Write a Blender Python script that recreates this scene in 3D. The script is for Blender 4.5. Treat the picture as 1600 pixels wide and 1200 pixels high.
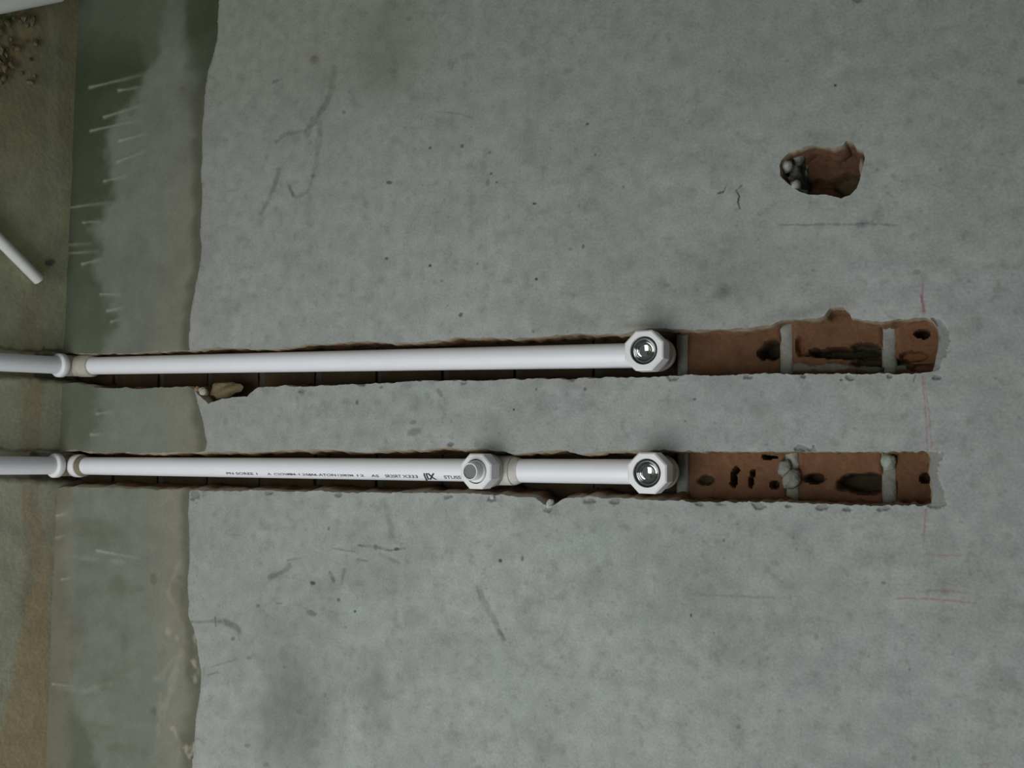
import bpy, bmesh, math, random
import numpy as np
from mathutils import Vector, Matrix
from mathutils.geometry import delaunay_2d_cdt

random.seed(7)
rng = np.random.default_rng(7)
scene = bpy.context.scene
C = scene.collection
for o in list(bpy.data.objects):
    bpy.data.objects.remove(o)

# ------------------------------------------------------------------ camera
# The wall stands in the plane y = 0 (room at y < 0), the floor is z = 0.
# The photograph was taken with the phone turned: image right is up (+Z), image down is +X.
F = 1386.0
def nrm(v):
    v = np.array(v, float); return v/np.linalg.norm(v)
Yc = nrm((746, -100, -1386)); Zc = nrm((2583.7, 65, 1386)); Xc = np.cross(Yc, Zc)
M = np.array([Xc, Yc, Zc])                      # camera -> world
def ray(px, py):
    return M @ np.array([(px-800)/F, -(py-600)/F, -1.0])
_d = ray(1000, 550); D = 0.866*_d[1]
_d = ray(95, 600); H = -_d[2]/_d[1]*D
CAM = np.array([0.0, -D, H])
def at(px, py, y=0.0):                          # pixel -> point in the plane y
    d = ray(px, py); t = (y-CAM[1])/d[1]
    return Vector(CAM + t*d)
def on_floor(px, py, z=0.0):
    d = ray(px, py); t = (z-CAM[2])/d[2]
    return Vector(CAM + t*d)
def at_arr(px, py, y=0.0):
    d = np.stack([(px-800)/F, -(py-600)/F, -np.ones_like(px)], 1) @ M.T
    t = (y-CAM[1])/d[:, 1]
    return CAM + t[:, None]*d
def proj(P):
    c = (np.asarray(P, float)-CAM) @ M
    w = np.maximum(-c[:, 2], 0.05)
    return 800+F*c[:, 0]/w, 600-F*c[:, 1]/w

cd = bpy.data.cameras.new('camera'); cam = bpy.data.objects.new('camera', cd); C.objects.link(cam)
cd.sensor_width = 36; cd.lens = 36*F/1600; cd.clip_start = 0.01
mw = Matrix.Identity(4)
for i in range(3):
    for j in range(3): mw[i][j] = M[i][j]
    mw[i][3] = CAM[i]
cam.matrix_world = mw
scene.camera = cam

# ------------------------------------------------------------------ light
scene.view_settings.view_transform = 'Standard'; scene.view_settings.look = 'None'
scene.view_settings.exposure = 0.02; scene.view_settings.gamma = 1; scene.view_settings.use_curve_mapping = False
w = bpy.data.worlds.new('room_light'); scene.world = w; w.use_nodes = True
w.node_tree.nodes['Background'].inputs[0].default_value = (0.95, 1.0, 0.97, 1)
w.node_tree.nodes['Background'].inputs[1].default_value = 0.115
def area(name, loc, target, sx, sy, power, col):
    l = bpy.data.lights.new(name, 'AREA'); l.shape = 'RECTANGLE'; l.size = sx; l.size_y = sy; l.energy = power; l.color = col
    o = bpy.data.objects.new(name, l); C.objects.link(o); o.location = loc
    o.rotation_euler = (Vector(target)-Vector(loc)).to_track_quat('-Z', 'Y').to_euler()
    return o
area('window_daylight', (0.80, -1.50, 0.40), (0.05, 0, 0.55), 1.9, 1.2, 29, (0.97, 1.0, 0.99))

# ------------------------------------------------------------------ helpers
def smooth(e0, e1, x):
    t = np.clip((x-e0)/(e1-e0), 0, 1); return t*t*(3-2*t)
def vnoise(x, y, seed=0):
    xi = np.floor(x).astype(np.int64); yi = np.floor(y).astype(np.int64)
    fx = x-xi; fy = y-yi; fx = fx*fx*(3-2*fx); fy = fy*fy*(3-2*fy)
    def h(a, b):
        n = (a*374761393 + b*668265263 + seed*974634777) & 0xffffffff
        n = ((n ^ (n >> 13))*1274126177) & 0xffffffff
        return ((n ^ (n >> 16)) & 0xffff)/65535.0
    return (h(xi, yi)*(1-fx)+h(xi+1, yi)*fx)*(1-fy)+(h(xi, yi+1)*(1-fx)+h(xi+1, yi+1)*fx)*fy
def fbm(x, y, s, octv=4, seed=0):
    v = np.zeros_like(x, float); a = 0.5; tot = 0
    for k in range(octv):
        v += a*vnoise(x/s+17.3*k, y/s+9.1*k, seed+k); tot += a; a *= 0.5; s *= 0.5
    return v/tot*2-1                             # about -1..1

def tinted(name, rough, amp=0.12, s1=40, s2=300, bump=0.25, bscale=220, spec=0.3, specks=0.0):
    m = bpy.data.materials.new(name); m.use_nodes = True; nt = m.node_tree; n = nt.nodes; L = nt.links
    b = n['Principled BSDF']; b.inputs['Roughness'].default_value = rough
    b.inputs['Specular IOR Level'].default_value = spec
    a = n.new('ShaderNodeAttribute'); a.attribute_name = 'tint'
    tc = n.new('ShaderNodeTexCoord')
    n1 = n.new('ShaderNodeTexNoise'); n1.inputs['Scale'].default_value = s1; n1.inputs['Detail'].default_value = 6
    n2 = n.new('ShaderNodeTexNoise'); n2.inputs['Scale'].default_value = s2; n2.inputs['Detail'].default_value = 3
    for q in (n1, n2): L.new(tc.outputs['Object'], q.inputs['Vector'])
    add = n.new('ShaderNodeMath'); add.operation = 'ADD'
    L.new(n1.outputs['Fac'], add.inputs[0]); L.new(n2.outputs['Fac'], add.inputs[1])
    mr = n.new('ShaderNodeMapRange'); mr.inputs['From Min'].default_value = 0.6; mr.inputs['From Max'].default_value = 1.4
    mr.inputs['To Min'].default_value = 1-amp; mr.inputs['To Max'].default_value = 1+amp
    L.new(add.outputs[0], mr.inputs['Value'])
    val = mr.outputs[0]
    if specks:
        v = n.new('ShaderNodeTexVoronoi'); v.inputs['Scale'].default_value = 70; L.new(tc.outputs['Object'], v.inputs['Vector'])
        r = n.new('ShaderNodeMapRange'); r.inputs['From Min'].default_value = 0.05; r.inputs['From Max'].default_value = 0.13
        r.inputs['To Min'].default_value = 1-specks; r.inputs['To Max'].default_value = 1
        L.new(v.outputs['Distance'], r.inputs['Value'])
        mu = n.new('ShaderNodeMath'); mu.operation = 'MULTIPLY'; L.new(val, mu.inputs[0]); L.new(r.outputs[0], mu.inputs[1]); val = mu.outputs[0]
    vm = n.new('ShaderNodeVectorMath'); vm.operation = 'SCALE'
    L.new(a.outputs['Color'], vm.inputs[0]); L.new(val, vm.inputs['Scale']); L.new(vm.outputs[0], b.inputs['Base Color'])
    n3 = n.new('ShaderNodeTexNoise'); n3.inputs['Scale'].default_value = bscale; n3.inputs['Detail'].default_value = 5
    L.new(tc.outputs['Object'], n3.inputs['Vector'])
    bp = n.new('ShaderNodeBump'); bp.inputs['Strength'].default_value = bump; bp.inputs['Distance'].default_value = 0.002
    L.new(n3.outputs['Fac'], bp.inputs['Height']); L.new(bp.outputs[0], b.inputs['Normal'])
    return m
def plain(name, col, rough, metal=0.0, amp=0.05, scale=60, spec=0.4, bump=0.0):
    m = bpy.data.materials.new(name); m.use_nodes = True; nt = m.node_tree; n = nt.nodes; L = nt.links
    b = n['Principled BSDF']; b.inputs['Roughness'].default_value = rough; b.inputs['Metallic'].default_value = metal
    b.inputs['Specular IOR Level'].default_value = spec
    tc = n.new('ShaderNodeTexCoord'); n1 = n.new('ShaderNodeTexNoise'); n1.inputs['Scale'].default_value = scale; n1.inputs['Detail'].default_value = 5
    L.new(tc.outputs['Object'], n1.inputs['Vector'])
    r = n.new('ShaderNodeValToRGB')
    r.color_ramp.elements[0].position = 0.3; r.color_ramp.elements[1].position = 0.7
    r.color_ramp.elements[0].color = tuple(c*(1-amp) for c in col)+(1,)
    r.color_ramp.elements[1].color = tuple(min(1, c*(1+amp)) for c in col)+(1,)
    L.new(n1.outputs['Fac'], r.inputs[0]); L.new(r.outputs[0], b.inputs['Base Color'])
    if bump:
        bp = n.new('ShaderNodeBump'); bp.inputs['Strength'].default_value = bump; bp.inputs['Distance'].default_value = 0.001
        L.new(n1.outputs['Fac'], bp.inputs['Height']); L.new(bp.outputs[0], b.inputs['Normal'])
    return m
PLASTER = tinted('cement_plaster', 0.9, amp=0.20, s1=60, s2=420, bump=0.22, bscale=300, specks=0.18)
COAT = tinted('cement_slurry', 0.75, amp=0.12, s1=30, s2=300, bump=0.25, bscale=120)
FLOOR = tinted('dirty_screed', 0.85, amp=0.18, s1=35, s2=240, bump=0.4, bscale=120)
BRICK = tinted('fired_clay', 0.9, amp=0.22, s1=60, s2=320, bump=0.6, bscale=220)
MORTAR = tinted('mortar', 0.95, amp=0.18, s1=80, s2=350, bump=0.6, bscale=260)
WHITE = plain('white_polypropylene', (0.79, 0.795, 0.845), 0.35, amp=0.02, scale=25)
FITTING = plain('white_fitting_plastic', (0.76, 0.76, 0.775), 0.32, amp=0.03, scale=60)
BEIGE = plain('shaded_white_fitting', (0.56, 0.54, 0.50), 0.5, amp=0.12, scale=120)  # fitting body; the dimness of its shaded side is put into this beige
DUSTY = plain('dusty_fitting_plastic', (0.42, 0.40, 0.34), 0.7, amp=0.15, scale=90)
DIRT = plain('mud_on_plastic', (0.21, 0.165, 0.11), 0.9, amp=0.2, scale=120)
CHROME = plain('plated_brass', (0.62, 0.64, 0.64), 0.08, metal=1.0, amp=0.02)
GAP = plain('dark_gap', (0.012, 0.012, 0.014), 0.7, amp=0.1)  # gap round the outlet bore, its shade put in as near-black
GREY = plain('grey_plug_core', (0.16, 0.175, 0.17), 0.6, amp=0.05)
INK = plain('printed_ink', (0.03, 0.028, 0.05), 0.7, amp=0.1)
INK2 = plain('faded_ink', (0.09, 0.085, 0.12), 0.7, amp=0.3, scale=500)
PVC = plain('white_conduit_plastic', (0.72, 0.72, 0.70), 0.35, amp=0.04, scale=90)
GLOSSWHITE = plain('bright_white_plastic', (0.88, 0.89, 0.87), 0.3, amp=0.02)

def link(name, me, parent=None, **props):
    o = bpy.data.objects.new(name, me); C.objects.link(o)
    if parent: o.parent = parent
    for k, v in props.items(): o[k] = v
    return o
def mesh(name, verts, faces, mat, tint=None, smooth_angle=None):
    me = bpy.data.meshes.new(name); me.from_pydata([tuple(v) for v in verts], [], faces); me.materials.append(mat)
    if tint is not None:
        a = me.color_attributes.new('tint', 'FLOAT_COLOR', 'POINT')
        buf = np.ones((len(verts), 4), np.float32); buf[:, :3] = np.clip(tint, 0, 1); a.data.foreach_set('color', buf.ravel())
    me.update()
    if smooth_angle is not None: finish(me, smooth_angle)
    return me
def finish(me, ang=40):
    me.polygons.foreach_set('use_smooth', [True]*len(me.polygons))
    me.set_sharp_from_angle(angle=math.radians(ang)); me.update()
def frame(axis, hint=Vector((1, 0, 0))):
    a = Vector(axis).normalized(); u = (hint-a*hint.dot(a)).normalized(); v = a.cross(u)
    return a, u, v
def lathe(name, prof, origin, axis, mat, n=40, off=0.0, ang=40, flat=False, hint=Vector((1, 0, 0))):
    """prof: (radius, distance along axis); a radius of 0 closes the end"""
    a, u, v = frame(axis, hint); origin = Vector(origin)
    bm = bmesh.new(); rings = []
    for r, t in prof:
        if r < 1e-6: rings.append([bm.verts.new(origin+a*t)])
        else: rings.append([bm.verts.new(origin+a*t+(u*math.cos(2*math.pi*(k+off)/n)+v*math.sin(2*math.pi*(k+off)/n))*r) for k in range(n)])
    for p, q in zip(rings, rings[1:]):
        for k in range(n):
            k2 = (k+1) % n
            if len(p) == 1 and len(q) == 1: continue
            if len(p) == 1: bm.faces.new((p[0], q[k], q[k2]))
            elif len(q) == 1: bm.faces.new((p[k], q[0], p[k2]))
            else: bm.faces.new((p[k], q[k], q[k2], p[k2]))
    bmesh.ops.recalc_face_normals(bm, faces=bm.faces)
    me = bpy.data.meshes.new(name); bm.to_mesh(me); bm.free(); me.materials.append(mat)
    if not flat: finish(me, ang)
    return me
def join_meshes(name, ms, mat):
    bm = bmesh.new()
    for m in ms: bm.from_mesh(m)
    me = bpy.data.meshes.new(name); bm.to_mesh(me); bm.free(); me.materials.append(mat); finish(me, 40)
    return me
def lump_mesh(name, c, r, mat, tint, seed, sub=3, rough=0.55):
    bm = bmesh.new(); bmesh.ops.create_icosphere(bm, subdivisions=sub, radius=1)
    P = np.array([v.co[:] for v in bm.verts])
    d = 1+rough*fbm(P[:, 0]*1.0+seed*3.1+P[:, 2], P[:, 1]+seed*1.7-P[:, 2]*0.6, 0.9, 3, seed)
    P = P*d[:, None]*np.array(r)+np.array(c)
    for v, p in zip(bm.verts, P): v.co = p
    fs = [[v.index for v in f.verts] for f in bm.faces]; bm.free()
    return mesh(name, P, fs, mat, tint=np.tile(np.array(tint), (len(P), 1)), smooth_angle=50)

# ------------------------------------------------------------------ the chases and the socket hole, cut in the plaster
UP = [(1,549),(40,548),(85,549),(130,553),(180,552),(250,549),(330,545),(345,543),(400,546),(450,542),(500,537),(560,534),(600,535),(640,536),(700,530),(712,527),(760,527),(800,528),(840,527),(870,523),(930,522),(975,521),(1000,515),(1040,514),(1075,516),(1110,514),(1140,514),(1170,512),(1205,507),(1220,500),(1250,499),(1275,498),(1287,494),(1296,483),(1308,479),(1318,480),(1326,488),(1331,497),(1345,499),(1380,502),(1400,500),(1420,498),(1445,496),(1456,499),(1463,508),(1468,522),(1466,540),(1464,552),(1461,566),(1457,580),(1440,583),
      (1400,584),(1300,585),(1200,584),(1120,586),(1060,587),(1000,590),(950,590),(900,591),(850,592),(800,593),(760,594),(700,595),(640,596),(580,599),(520,602),(470,603),(430,604),(404,605),(392,612),(386,619),(366,619),(345,623),(325,630),(315,622),(305,612),(290,605),(240,606),(200,607),(150,606),(138,601),(110,598),(70,597),(1,598)]
LOW = [(1,704),(70,704),(115,703),(125,703),(140,706),(160,707),(200,707),(240,709),(280,707),(320,706),(380,705),(440,704),(500,702),(560,706),(600,704),(640,703),(700,700),(750,700),(775,704),(810,710),(822,708),(850,704),(865,703),(882,704),(910,709),(925,707),(950,704),(1000,703),(1040,704),(1075,705),(1150,705),(1250,706),(1350,706),(1435,705),(1450,706),(1455,715),(1452,735),(1455,750),(1458,768),(1456,786),(1440,790),
       (1400,790),(1350,790),(1300,788),(1250,786),(1190,785),(1150,785),(1100,784),(1060,783),(1000,780),(950,778),(905,776),(885,778),(870,786),(857,791),(845,786),(835,778),(800,775),(760,772),(700,771),(640,770),(560,769),(500,768),(440,767),(400,766),(330,767),(300,766),(250,765),(200,763),(150,762),(110,762),(85,762),(70,766),(55,762),(1,760)]
HOLE = [(1218,258),(1221,249),(1233,238),(1247,232),(1263,229),(1272,226),(1293,228),(1305,231),(1317,227),(1323,220),(1332,221),(1339,232),(1349,236),(1351,246),(1350,256),(1346,272),(1343,283),(1338,295),(1328,305),(1314,311),(1305,307),(1289,304),(1272,305),(1260,303),(1248,300),(1240,293),(1230,286),(1219,275)]
def densify(loop, step=3.2, jit=1.1, seed=0):
    out = []; n = len(loop)
    for i in range(n):
        a = np.array(loop[i], float); b = np.array(loop[(i+1) % n], float); k = max(1, int(np.linalg.norm(b-a)/step))
        for q in range(k): out.append(a+(b-a)*q/k)
    P = np.array(out)
    j = fbm(P[:, 0], P[:, 1], 14, 3, seed)
    j2 = fbm(P[:, 0]+300, P[:, 1], 5, 2, seed+5)
    P[:, 1] += j*2.2*jit+j2*1.3*jit
    P[:, 0] += fbm(P[:, 0]+77, P[:, 1]+50, 9, 2, seed+9)*jit*0.7
    return P
loops_px = [densify(UP, seed=1), densify(LOW, seed=2), densify(HOLE, seed=3, step=2.5, jit=0.8)]
loops = []
for L_ in loops_px:
    W_ = at_arr(L_[:, 0], L_[:, 1], 0.0)[:, [0, 2]]
    loops.append(W_)
for W_ in loops[:2]:
    far = W_[:, 1] < 0.0
    W_[far, 1] = -0.03                             # the chases run on down below the floor
def dedupe(W_):
    keep = [0]
    for i in range(1, len(W_)):
        if np.linalg.norm(W_[i]-W_[keep[-1]]) > 0.0006: keep.append(i)
    return W_[keep]
def drop_bottom(W_):                               # collapse the run below the floor to two corners
    out = []
    low = W_[:, 1] <= -0.0299
    n = len(W_)
    for i in range(n):
        if low[i] and low[i-1] and low[(i+1) % n]: continue
        out.append(W_[i])
    return np.array(out)
loops = [dedupe(drop_bottom(dedupe(W_))) for W_ in loops]
def pip(pts, poly):
    x, y = pts[:, 0], pts[:, 1]; inside = np.zeros(len(pts), bool)
    n = len(poly); j = n-1
    for i in range(n):
        xi, yi = poly[i]; xj, yj = poly[j]
        if yi != yj:
            c = ((yi > y) != (yj > y)) & (x < (xj-xi)*(y-yi)/(yj-yi)+xi); inside ^= c
        j = i
    return inside
def seg_dist(px, py, a, b):
    a = np.array(a, float); b = np.array(b, float); ab = b-a; L2 = max(ab@ab, 1e-12)
    t = np.clip(((px-a[0])*ab[0]+(py-a[1])*ab[1])/L2, 0, 1)
    return np.hypot(px-a[0]-t*ab[0], py-a[1]-t*ab[1]), t
def poly_dist(pts, poly, closed=True):
    d = np.full(len(pts), 1e9); n = len(poly)
    for i in range(n if closed else n-1):
        q, _ = seg_dist(pts[:, 0], pts[:, 1], poly[i], poly[(i+1) % n]); d = np.minimum(d, q)
    return d

# upper edge of the slurry coat at the foot of the wall, as x against y in the photograph's frame
BY = [-400,0,60,90,110,150,200,300,400,450,500,540,600,640,670,690,705,770,800,850,900,960,1000,1050,1090,1150,1200,1600]
BX = [350,343,342,332,325,322,318,317,314,306,300,298,303,313,320,326,322,297,296,297,296,298,308,317,314,306,303,296]
def edge_x(py): return np.interp(py, BY, BX)+fbm(py, py*0+3, 30, 3, 31)*3
# marks on the plaster: (points, half width, albedo, strength) for strokes, (x, y, rx, ry, turn, albedo, strength) for spots
RED = (0.28, 0.13, 0.17); BLK = (0.07, 0.075, 0.07); GRN = (0.10, 0.12, 0.09); PALE = (0.48, 0.50, 0.47)
STROKES = [
 ([(1442,442),(1440,470),(1444,492)], 1.6, RED, .55), ([(1441,587),(1446,640),(1449,705)], 1.5, RED, .5), ([(1443,587),(1452,650),(1456,704)], 1.3, RED, .35),
 ([(1430,587),(1427,596)], 1.4, BLK, .5), ([(1447,795),(1444,830),(1443,855)], 1.4, RED, .5), ([(1440,866),(1462,867),(1502,869)], 1.3, RED, .45),
 ([(1430,925),(1460,922),(1492,924),(1510,927)], 1.3, RED, .45), ([(1402,935),(1440,935),(1480,938),(1526,943)], 1.5, RED, .6),
 ([(1440,462),(1444,485)], 2.0, (.25,.09,.13), .5), ([(1530,1195),(1555,1190)], 1.5, RED, .4), ([(1465,1185),(1468,1200)], 1.4, BLK, .35),
 ([(992,800),(995,880)], 1.0, RED, .15),
 ([(1215,352),(1240,351),(1262,352),(1285,350),(1330,351),(1352,349),(1400,352)], 1.6, BLK, .35), ([(1340,352),(1362,347)], 3, BLK, .3),
 ([(1150,298),(1155,306),(1153,316),(1156,326)], 1.3, (.03,.03,.03), .9), ([(1150,298),(1160,289)], 1.0, (.03,.03,.03), .8), ([(1123,302),(1130,300)], 1.4, (.03,.03,.03), .8), ([(1130,300),(1136,288)], 0.8, BLK, .5),
 ([(523,105),(518,140),(508,165),(492,185),(478,210)], 4.5, GRN, .55), ([(478,205),(445,210),(432,222)], 2.6, GRN, .45), ([(500,190),(496,240),(490,275)], 4.0, GRN, .30),
 ([(490,275),(480,300),(462,308),(450,292)], 2.6, GRN, .42), ([(436,265),(428,292),(410,332)], 3.4, GRN, .45), ([(452,290),(458,306)], 2.2, GRN, .4),
 ([(680,174),(720,178),(738,184)], 1.1, BLK, .35), ([(600,10),(606,60),(620,120)], 7, GRN, .22),
 ([(300,972),(330,971),(345,971)], 2.2, (.15,.15,.14), .6), ([(345,971),(360,975),(372,984)], 5.0, (.16,.155,.15), .8), ([(336,965),(337,978)], 1.3, (.15,.15,.14), .7),
 ([(560,852),(590,855),(610,860),(632,857)], 1.8, BLK, .55), ([(520,857),(555,862)], 1.4, BLK, .35), ([(595,866),(625,880)], 2.6, BLK, .35), ([(560,874),(575,877)], 1.6, BLK, .4),
 ([(750,925),(762,950),(775,975),(785,1000)], 4, BLK, .3), ([(745,915),(750,935)], 2, BLK, .35), ([(780,985),(790,1000)], 2, BLK, .35),
 ([(600,782),(607,800),(612,840)], 5, GRN, .25), ([(516,895),(522,908)], 2.2, BLK, .5), ([(538,890),(534,912)], 2.5, BLK, .4),
 ([(422,902),(448,890),(452,882)], 3.4, BLK, .42), ([(450,875),(470,872)], 1.8, BLK, .3),
 ([(1080,928),(1130,931),(1210,934)], 2, BLK, .22), ([(1125,924),(1150,924)], 4, PALE, .4), ([(1310,80),(1318,95),(1300,115)], 8, PALE, .28),
 ([(330,1042),(370,1030)], 1.4, BLK, .3), ([(325,1055),(340,1050)], 2, BLK, .4),
]
SPOTS = [
 (492,93,8,6,0,(.16,.11,.10),.7),(491,90,4,3,0,(.10,.06,.06),.6),(431,127,6,3,-.5,BLK,.5),(614,112,6,5,0,(.17,.13,.12),.6),(537,175,4,2.5,0,BLK,.6),(612,8,12,9,0,(.14,.14,.11),.5),(640,30,4,3,0,BLK,.4),
 (608,285,5,2.6,0,BLK,.8),(604,404,3,2.2,0,BLK,.8),(672,231,2.6,2.6,0,BLK,.8),(722,228,2.6,3.2,0,BLK,.8),(765,238,2.2,2.2,0,BLK,.6),(767,271,2.2,2.2,0,BLK,.9),(776,285,2.2,2,0,BLK,.8),(752,260,10,14,0,BLK,.18),(762,285,3,5,0,BLK,.4),
 (918,194,2.8,2.6,0,BLK,.8),(930,242,2.2,2.2,0,BLK,.6),(835,318,3.6,1.8,0,(.02,.02,.02),.95),(838,436,2.4,2.4,0,(.02,.02,.02),.95),(672,415,2.4,2.2,0,(.02,.02,.02),.9),(911,385,2,3.2,0,BLK,.7),(891,389,3,2,0,BLK,.5),(746,412,2.6,2,0,BLK,.6),(905,322,1.6,3,0,BLK,.5),(974,292,2,2,0,BLK,.5),(690,439,3,2,0,BLK,.5),
 (1305,133,2.4,2.2,0,(.02,.02,.02),.8),(1124,112,2,2,0,BLK,.6),(1370,265,2.4,2.4,0,BLK,.5),(1470,265,4,3,0,BLK,.4),(1133,457,15,13,0,(.17,.185,.17),.55),(1131,454,5,5,0,BLK,.45),(1042,445,5,4,0,BLK,.35),(1270,422,4,2.5,0,BLK,.4),(1432,425,6,4,0,BLK,.3),(1350,350,9,7,0,BLK,.22),
 (720,492,3,3.6,.5,BLK,.8),(833,518,2.2,2.4,0,BLK,.6),(803,640,2,2,0,(.02,.02,.02),.9),(914,608,2.4,2.6,0,BLK,.7),(838,608,1.6,3.4,0,BLK,.6),(1085,624,2.6,2.4,0,BLK,.7),(1071,658,2,2,0,BLK,.6),(595,605,3,2,0,BLK,.6),(558,629,2.4,3.4,0,BLK,.7),(687,614,3.4,7,-.5,BLK,.42),(645,660,5,3.5,0,(.16,.16,.15),.7),(646,675,12,5.5,-.25,(.16,.16,.15),.7),(704,693,4,2.4,0,BLK,.6),(562,600,5,2.4,0,BLK,.6),
 (514,826,2,3,0,BLK,.7),(782,876,3,3,0,(.03,.03,.03),.8),(816,873,2.2,5,0,BLK,.6),(489,911,4,2.8,.4,(.04,.04,.04),.85),(487,958,9,5,.3,(.13,.135,.13),.8),(529,937,3,3.2,0,BLK,.7),(555,955,2.2,2.2,0,(.03,.03,.03),.85),(403,947,3,2.6,0,BLK,.6),(437,943,6,2,0,BLK,.4),(620,858,4,3,0,(.03,.03,.03),.8),(587,855,3,4,0,BLK,.6),
 (364,998,3,3,0,BLK,.6),(390,1028,4,2.6,0,BLK,.4),(442,1023,7,10,0,BLK,.22),(444,1042,3,3,0,BLK,.6),(467,1113,4,4,0,BLK,.6),(507,1086,3,4,0,BLK,.4),(571,1107,4,4,0,BLK,.4),(387,1165,5,3,0,BLK,.45),(492,1162,7,6,0,BLK,.35),(416,1195,6,4,0,BLK,.4),(540,980,3,2,0,BLK,.4),(430,900,14,10,-.5,BLK,.15),
 (1131,844,2,3,0,BLK,.6),(1152,819,3,2,0,BLK,.5),(1080,961,1.6,3,0,(.02,.02,.02),.9),(1380,911,4,2.6,0,BLK,.5),(1275,995,4,6,0,BLK,.3),(1154,1136,4,3,0,BLK,.4),(1421,1046,2.5,2,0,BLK,.5),(1265,860,8,10,0,BLK,.1),(1365,1072,8,5,0,BLK,.15),(1580,1045,12,4,0,(.24,.18,.27),.25),(1427,1184,4,4,0,BLK,.35),
 (1340,0,9,5,0,(.14,.09,.08),.7),(1596,127,8,6,0,BLK,.45),(1230,95,3,2,0,BLK,.4),
 # broad faint smudges
 (600,60,60,70,0,(.20,.22,.17),.35),(560,115,60,45,0,(.20,.22,.18),.25),(470,150,50,120,.5,(.27,.28,.25),.2),(1200,300,60,80,0,(.30,.32,.30),.1),(1130,430,70,60,0,(.22,.235,.21),.28),(1200,420,80,60,0,(.31,.285,.26),.2),
 (450,1080,45,95,0,(.20,.22,.195),.45),(450,1140,70,70,0,(.20,.215,.20),.45),(585,1085,28,55,0,(.21,.22,.21),.35),(450,980,60,40,0,(.27,.28,.27),.15),(610,890,60,40,0,(.27,.265,.255),.25),(700,1020,70,30,.2,(.29,.285,.275),.2),
 (1090,930,80,40,0,(.24,.25,.23),.25),(1150,1010,60,80,0,(.27,.28,.25),.18),(860,1090,60,70,0,(.30,.31,.30),.12),(900,340,90,60,0,(.28,.285,.28),.10),(1020,480,14,22,0,(.28,.28,.25),.3),
 (330,520,28,50,0,(.31,.31,.28),.25),(1010,508,26,6,0,(.20,.19,.15),.45),(1250,487,60,11,-.22,(.25,.25,.23),.45),(1325,470,24,14,0,(.27,.27,.25),.35),(1255,490,28,6,-.3,(.24,.24,.22),.4),
 
]
CHIPS = [(1092,787,9,4),(1125,788,6,3),(1186,790,13,6),(1232,791,6,3),(1284,793,13,5),(1325,796,8,4),(1380,795,9,4),(1255,700,16,6),(1170,589,8,4),(1255,588,7,4),(1325,590,12,5),(1390,588,6,3),(768,780,9,6),(858,795,10,6),(920,783,9,4),(960,783,7,4),(1050,592,9,5),(305,772,11,11),(470,610,5,3),(565,601,5,3),(725,598,6,3),(895,592,7,3),(420,770,7,4),(530,773,6,4),(700,776,8,3),(1465,590,8,4),(1268,703,8,4),(705,694,6,3),(1080,521,7,4)]
TOP_L = [(1450,497),(1470,500),(1481,514),(1485,532),(1480,550),(1472,560),(1467,574),(1456,583)]
END_U = [(1456,497),(1470,500),(1481,514),(1485,532),(1480,550),(1472,562),(1467,576),(1456,583),(1462,555),(1466,530),(1463,508)]
END_L = [(1448,705),(1476,706),(1473,716),(1466,726),(1463,738),(1466,750),(1475,766),(1478,786),(1470,794),(1448,792),(1456,770),(1452,740)]
DRIPS = [((139,136),(222,115)),((184,140),(217,135)),((161,182),(220,163)),((140,204),(215,186)),((184,219),(225,208)),((181,252),(225,235)),((161,282),(195,274)),((87,326),(175,315)),((129,347),(155,345)),((68,384),(140,380)),((90,396),(150,392)),((127,412),(156,404)),((155,459),(185,459)),((166,485),(192,479)),((172,502),(183,499)),((141,679),(155,678)),((150,646),(172,643)),((75,843),(100,836)),((80,1069),(112,1073)),((84,806),(104,802)),((96,905),(108,903)),((150,860),(215,872))]

def drip_field(px, py):
    f = np.zeros_like(px)
    for a, b in DRIPS:
        m = (px > a[0]-12) & (px < b[0]+12) & (np.abs(py-(a[1]+b[1])/2) < 25)
        if not m.any(): continue
        d, t = seg_dist(px[m], py[m], a, b)
        wv = 1.6+0.8*smooth(.2, 0, t)+1.2*smooth(.3, 1, t)
        f[m] = np.maximum(f[m], np.exp(-((d+.8*fbm(px[m], py[m], 9, 2, 131))/wv)**2)*(1-0.8*t))
    return f
def chip_field(px, py):
    f = np.zeros_like(px)
    for x, y, rx, ry in CHIPS:
        m = (np.abs(px-x) < rx*2) & (np.abs(py-y) < ry*2.5)
        if not m.any(): continue
        q = np.hypot((px[m]-x)/rx, (py[m]-y)/ry)+0.75*fbm(px[m], py[m], 6, 3, 41)
        f[m] = np.maximum(f[m], smooth(1.0, 0.75, q))
    P2 = np.stack([px, py], 1)
    for poly in (END_U, END_L):
        m = (px > 1430) & (px < 1500) & (py > 470) & (py < 820)
        if m.any():
            q = fbm(px[m], py[m], 7, 3, 43)
            ins = pip(P2[m]+np.stack([q*3, q*3], 1), np.array(poly, float)); f[m] = np.maximum(f[m], ins*1.0)
    return f
def wall_height(x, z):
    """depth of the plaster face behind y = 0 (positive = into the wall)"""
    P = np.stack([x, np.zeros_like(x), z], 1); px, py = proj(P)
    h = 0.0009*fbm(x, z, 0.16, 3, 3)+0.0005*fbm(x, z, 0.03, 3, 5)
    ex = edge_x(py)
    h += 0.0020*smooth(1.5, -4.0, px-ex)+0.0012*smooth(0, -40, px-ex)*fbm(px, py, 45, 3, 8)
    h -= 0.0011*drip_field(px, py)
    h += 0.0022*chip_field(px, py)
    m = (px > 250) & (px < 345) & (py > 860)
    h[m] += 0.0025*fbm(px[m], py[m]*0.5, 22, 3, 12)*smooth(860, 920, py[m])*smooth(340, 315, px[m])
    return h

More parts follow.
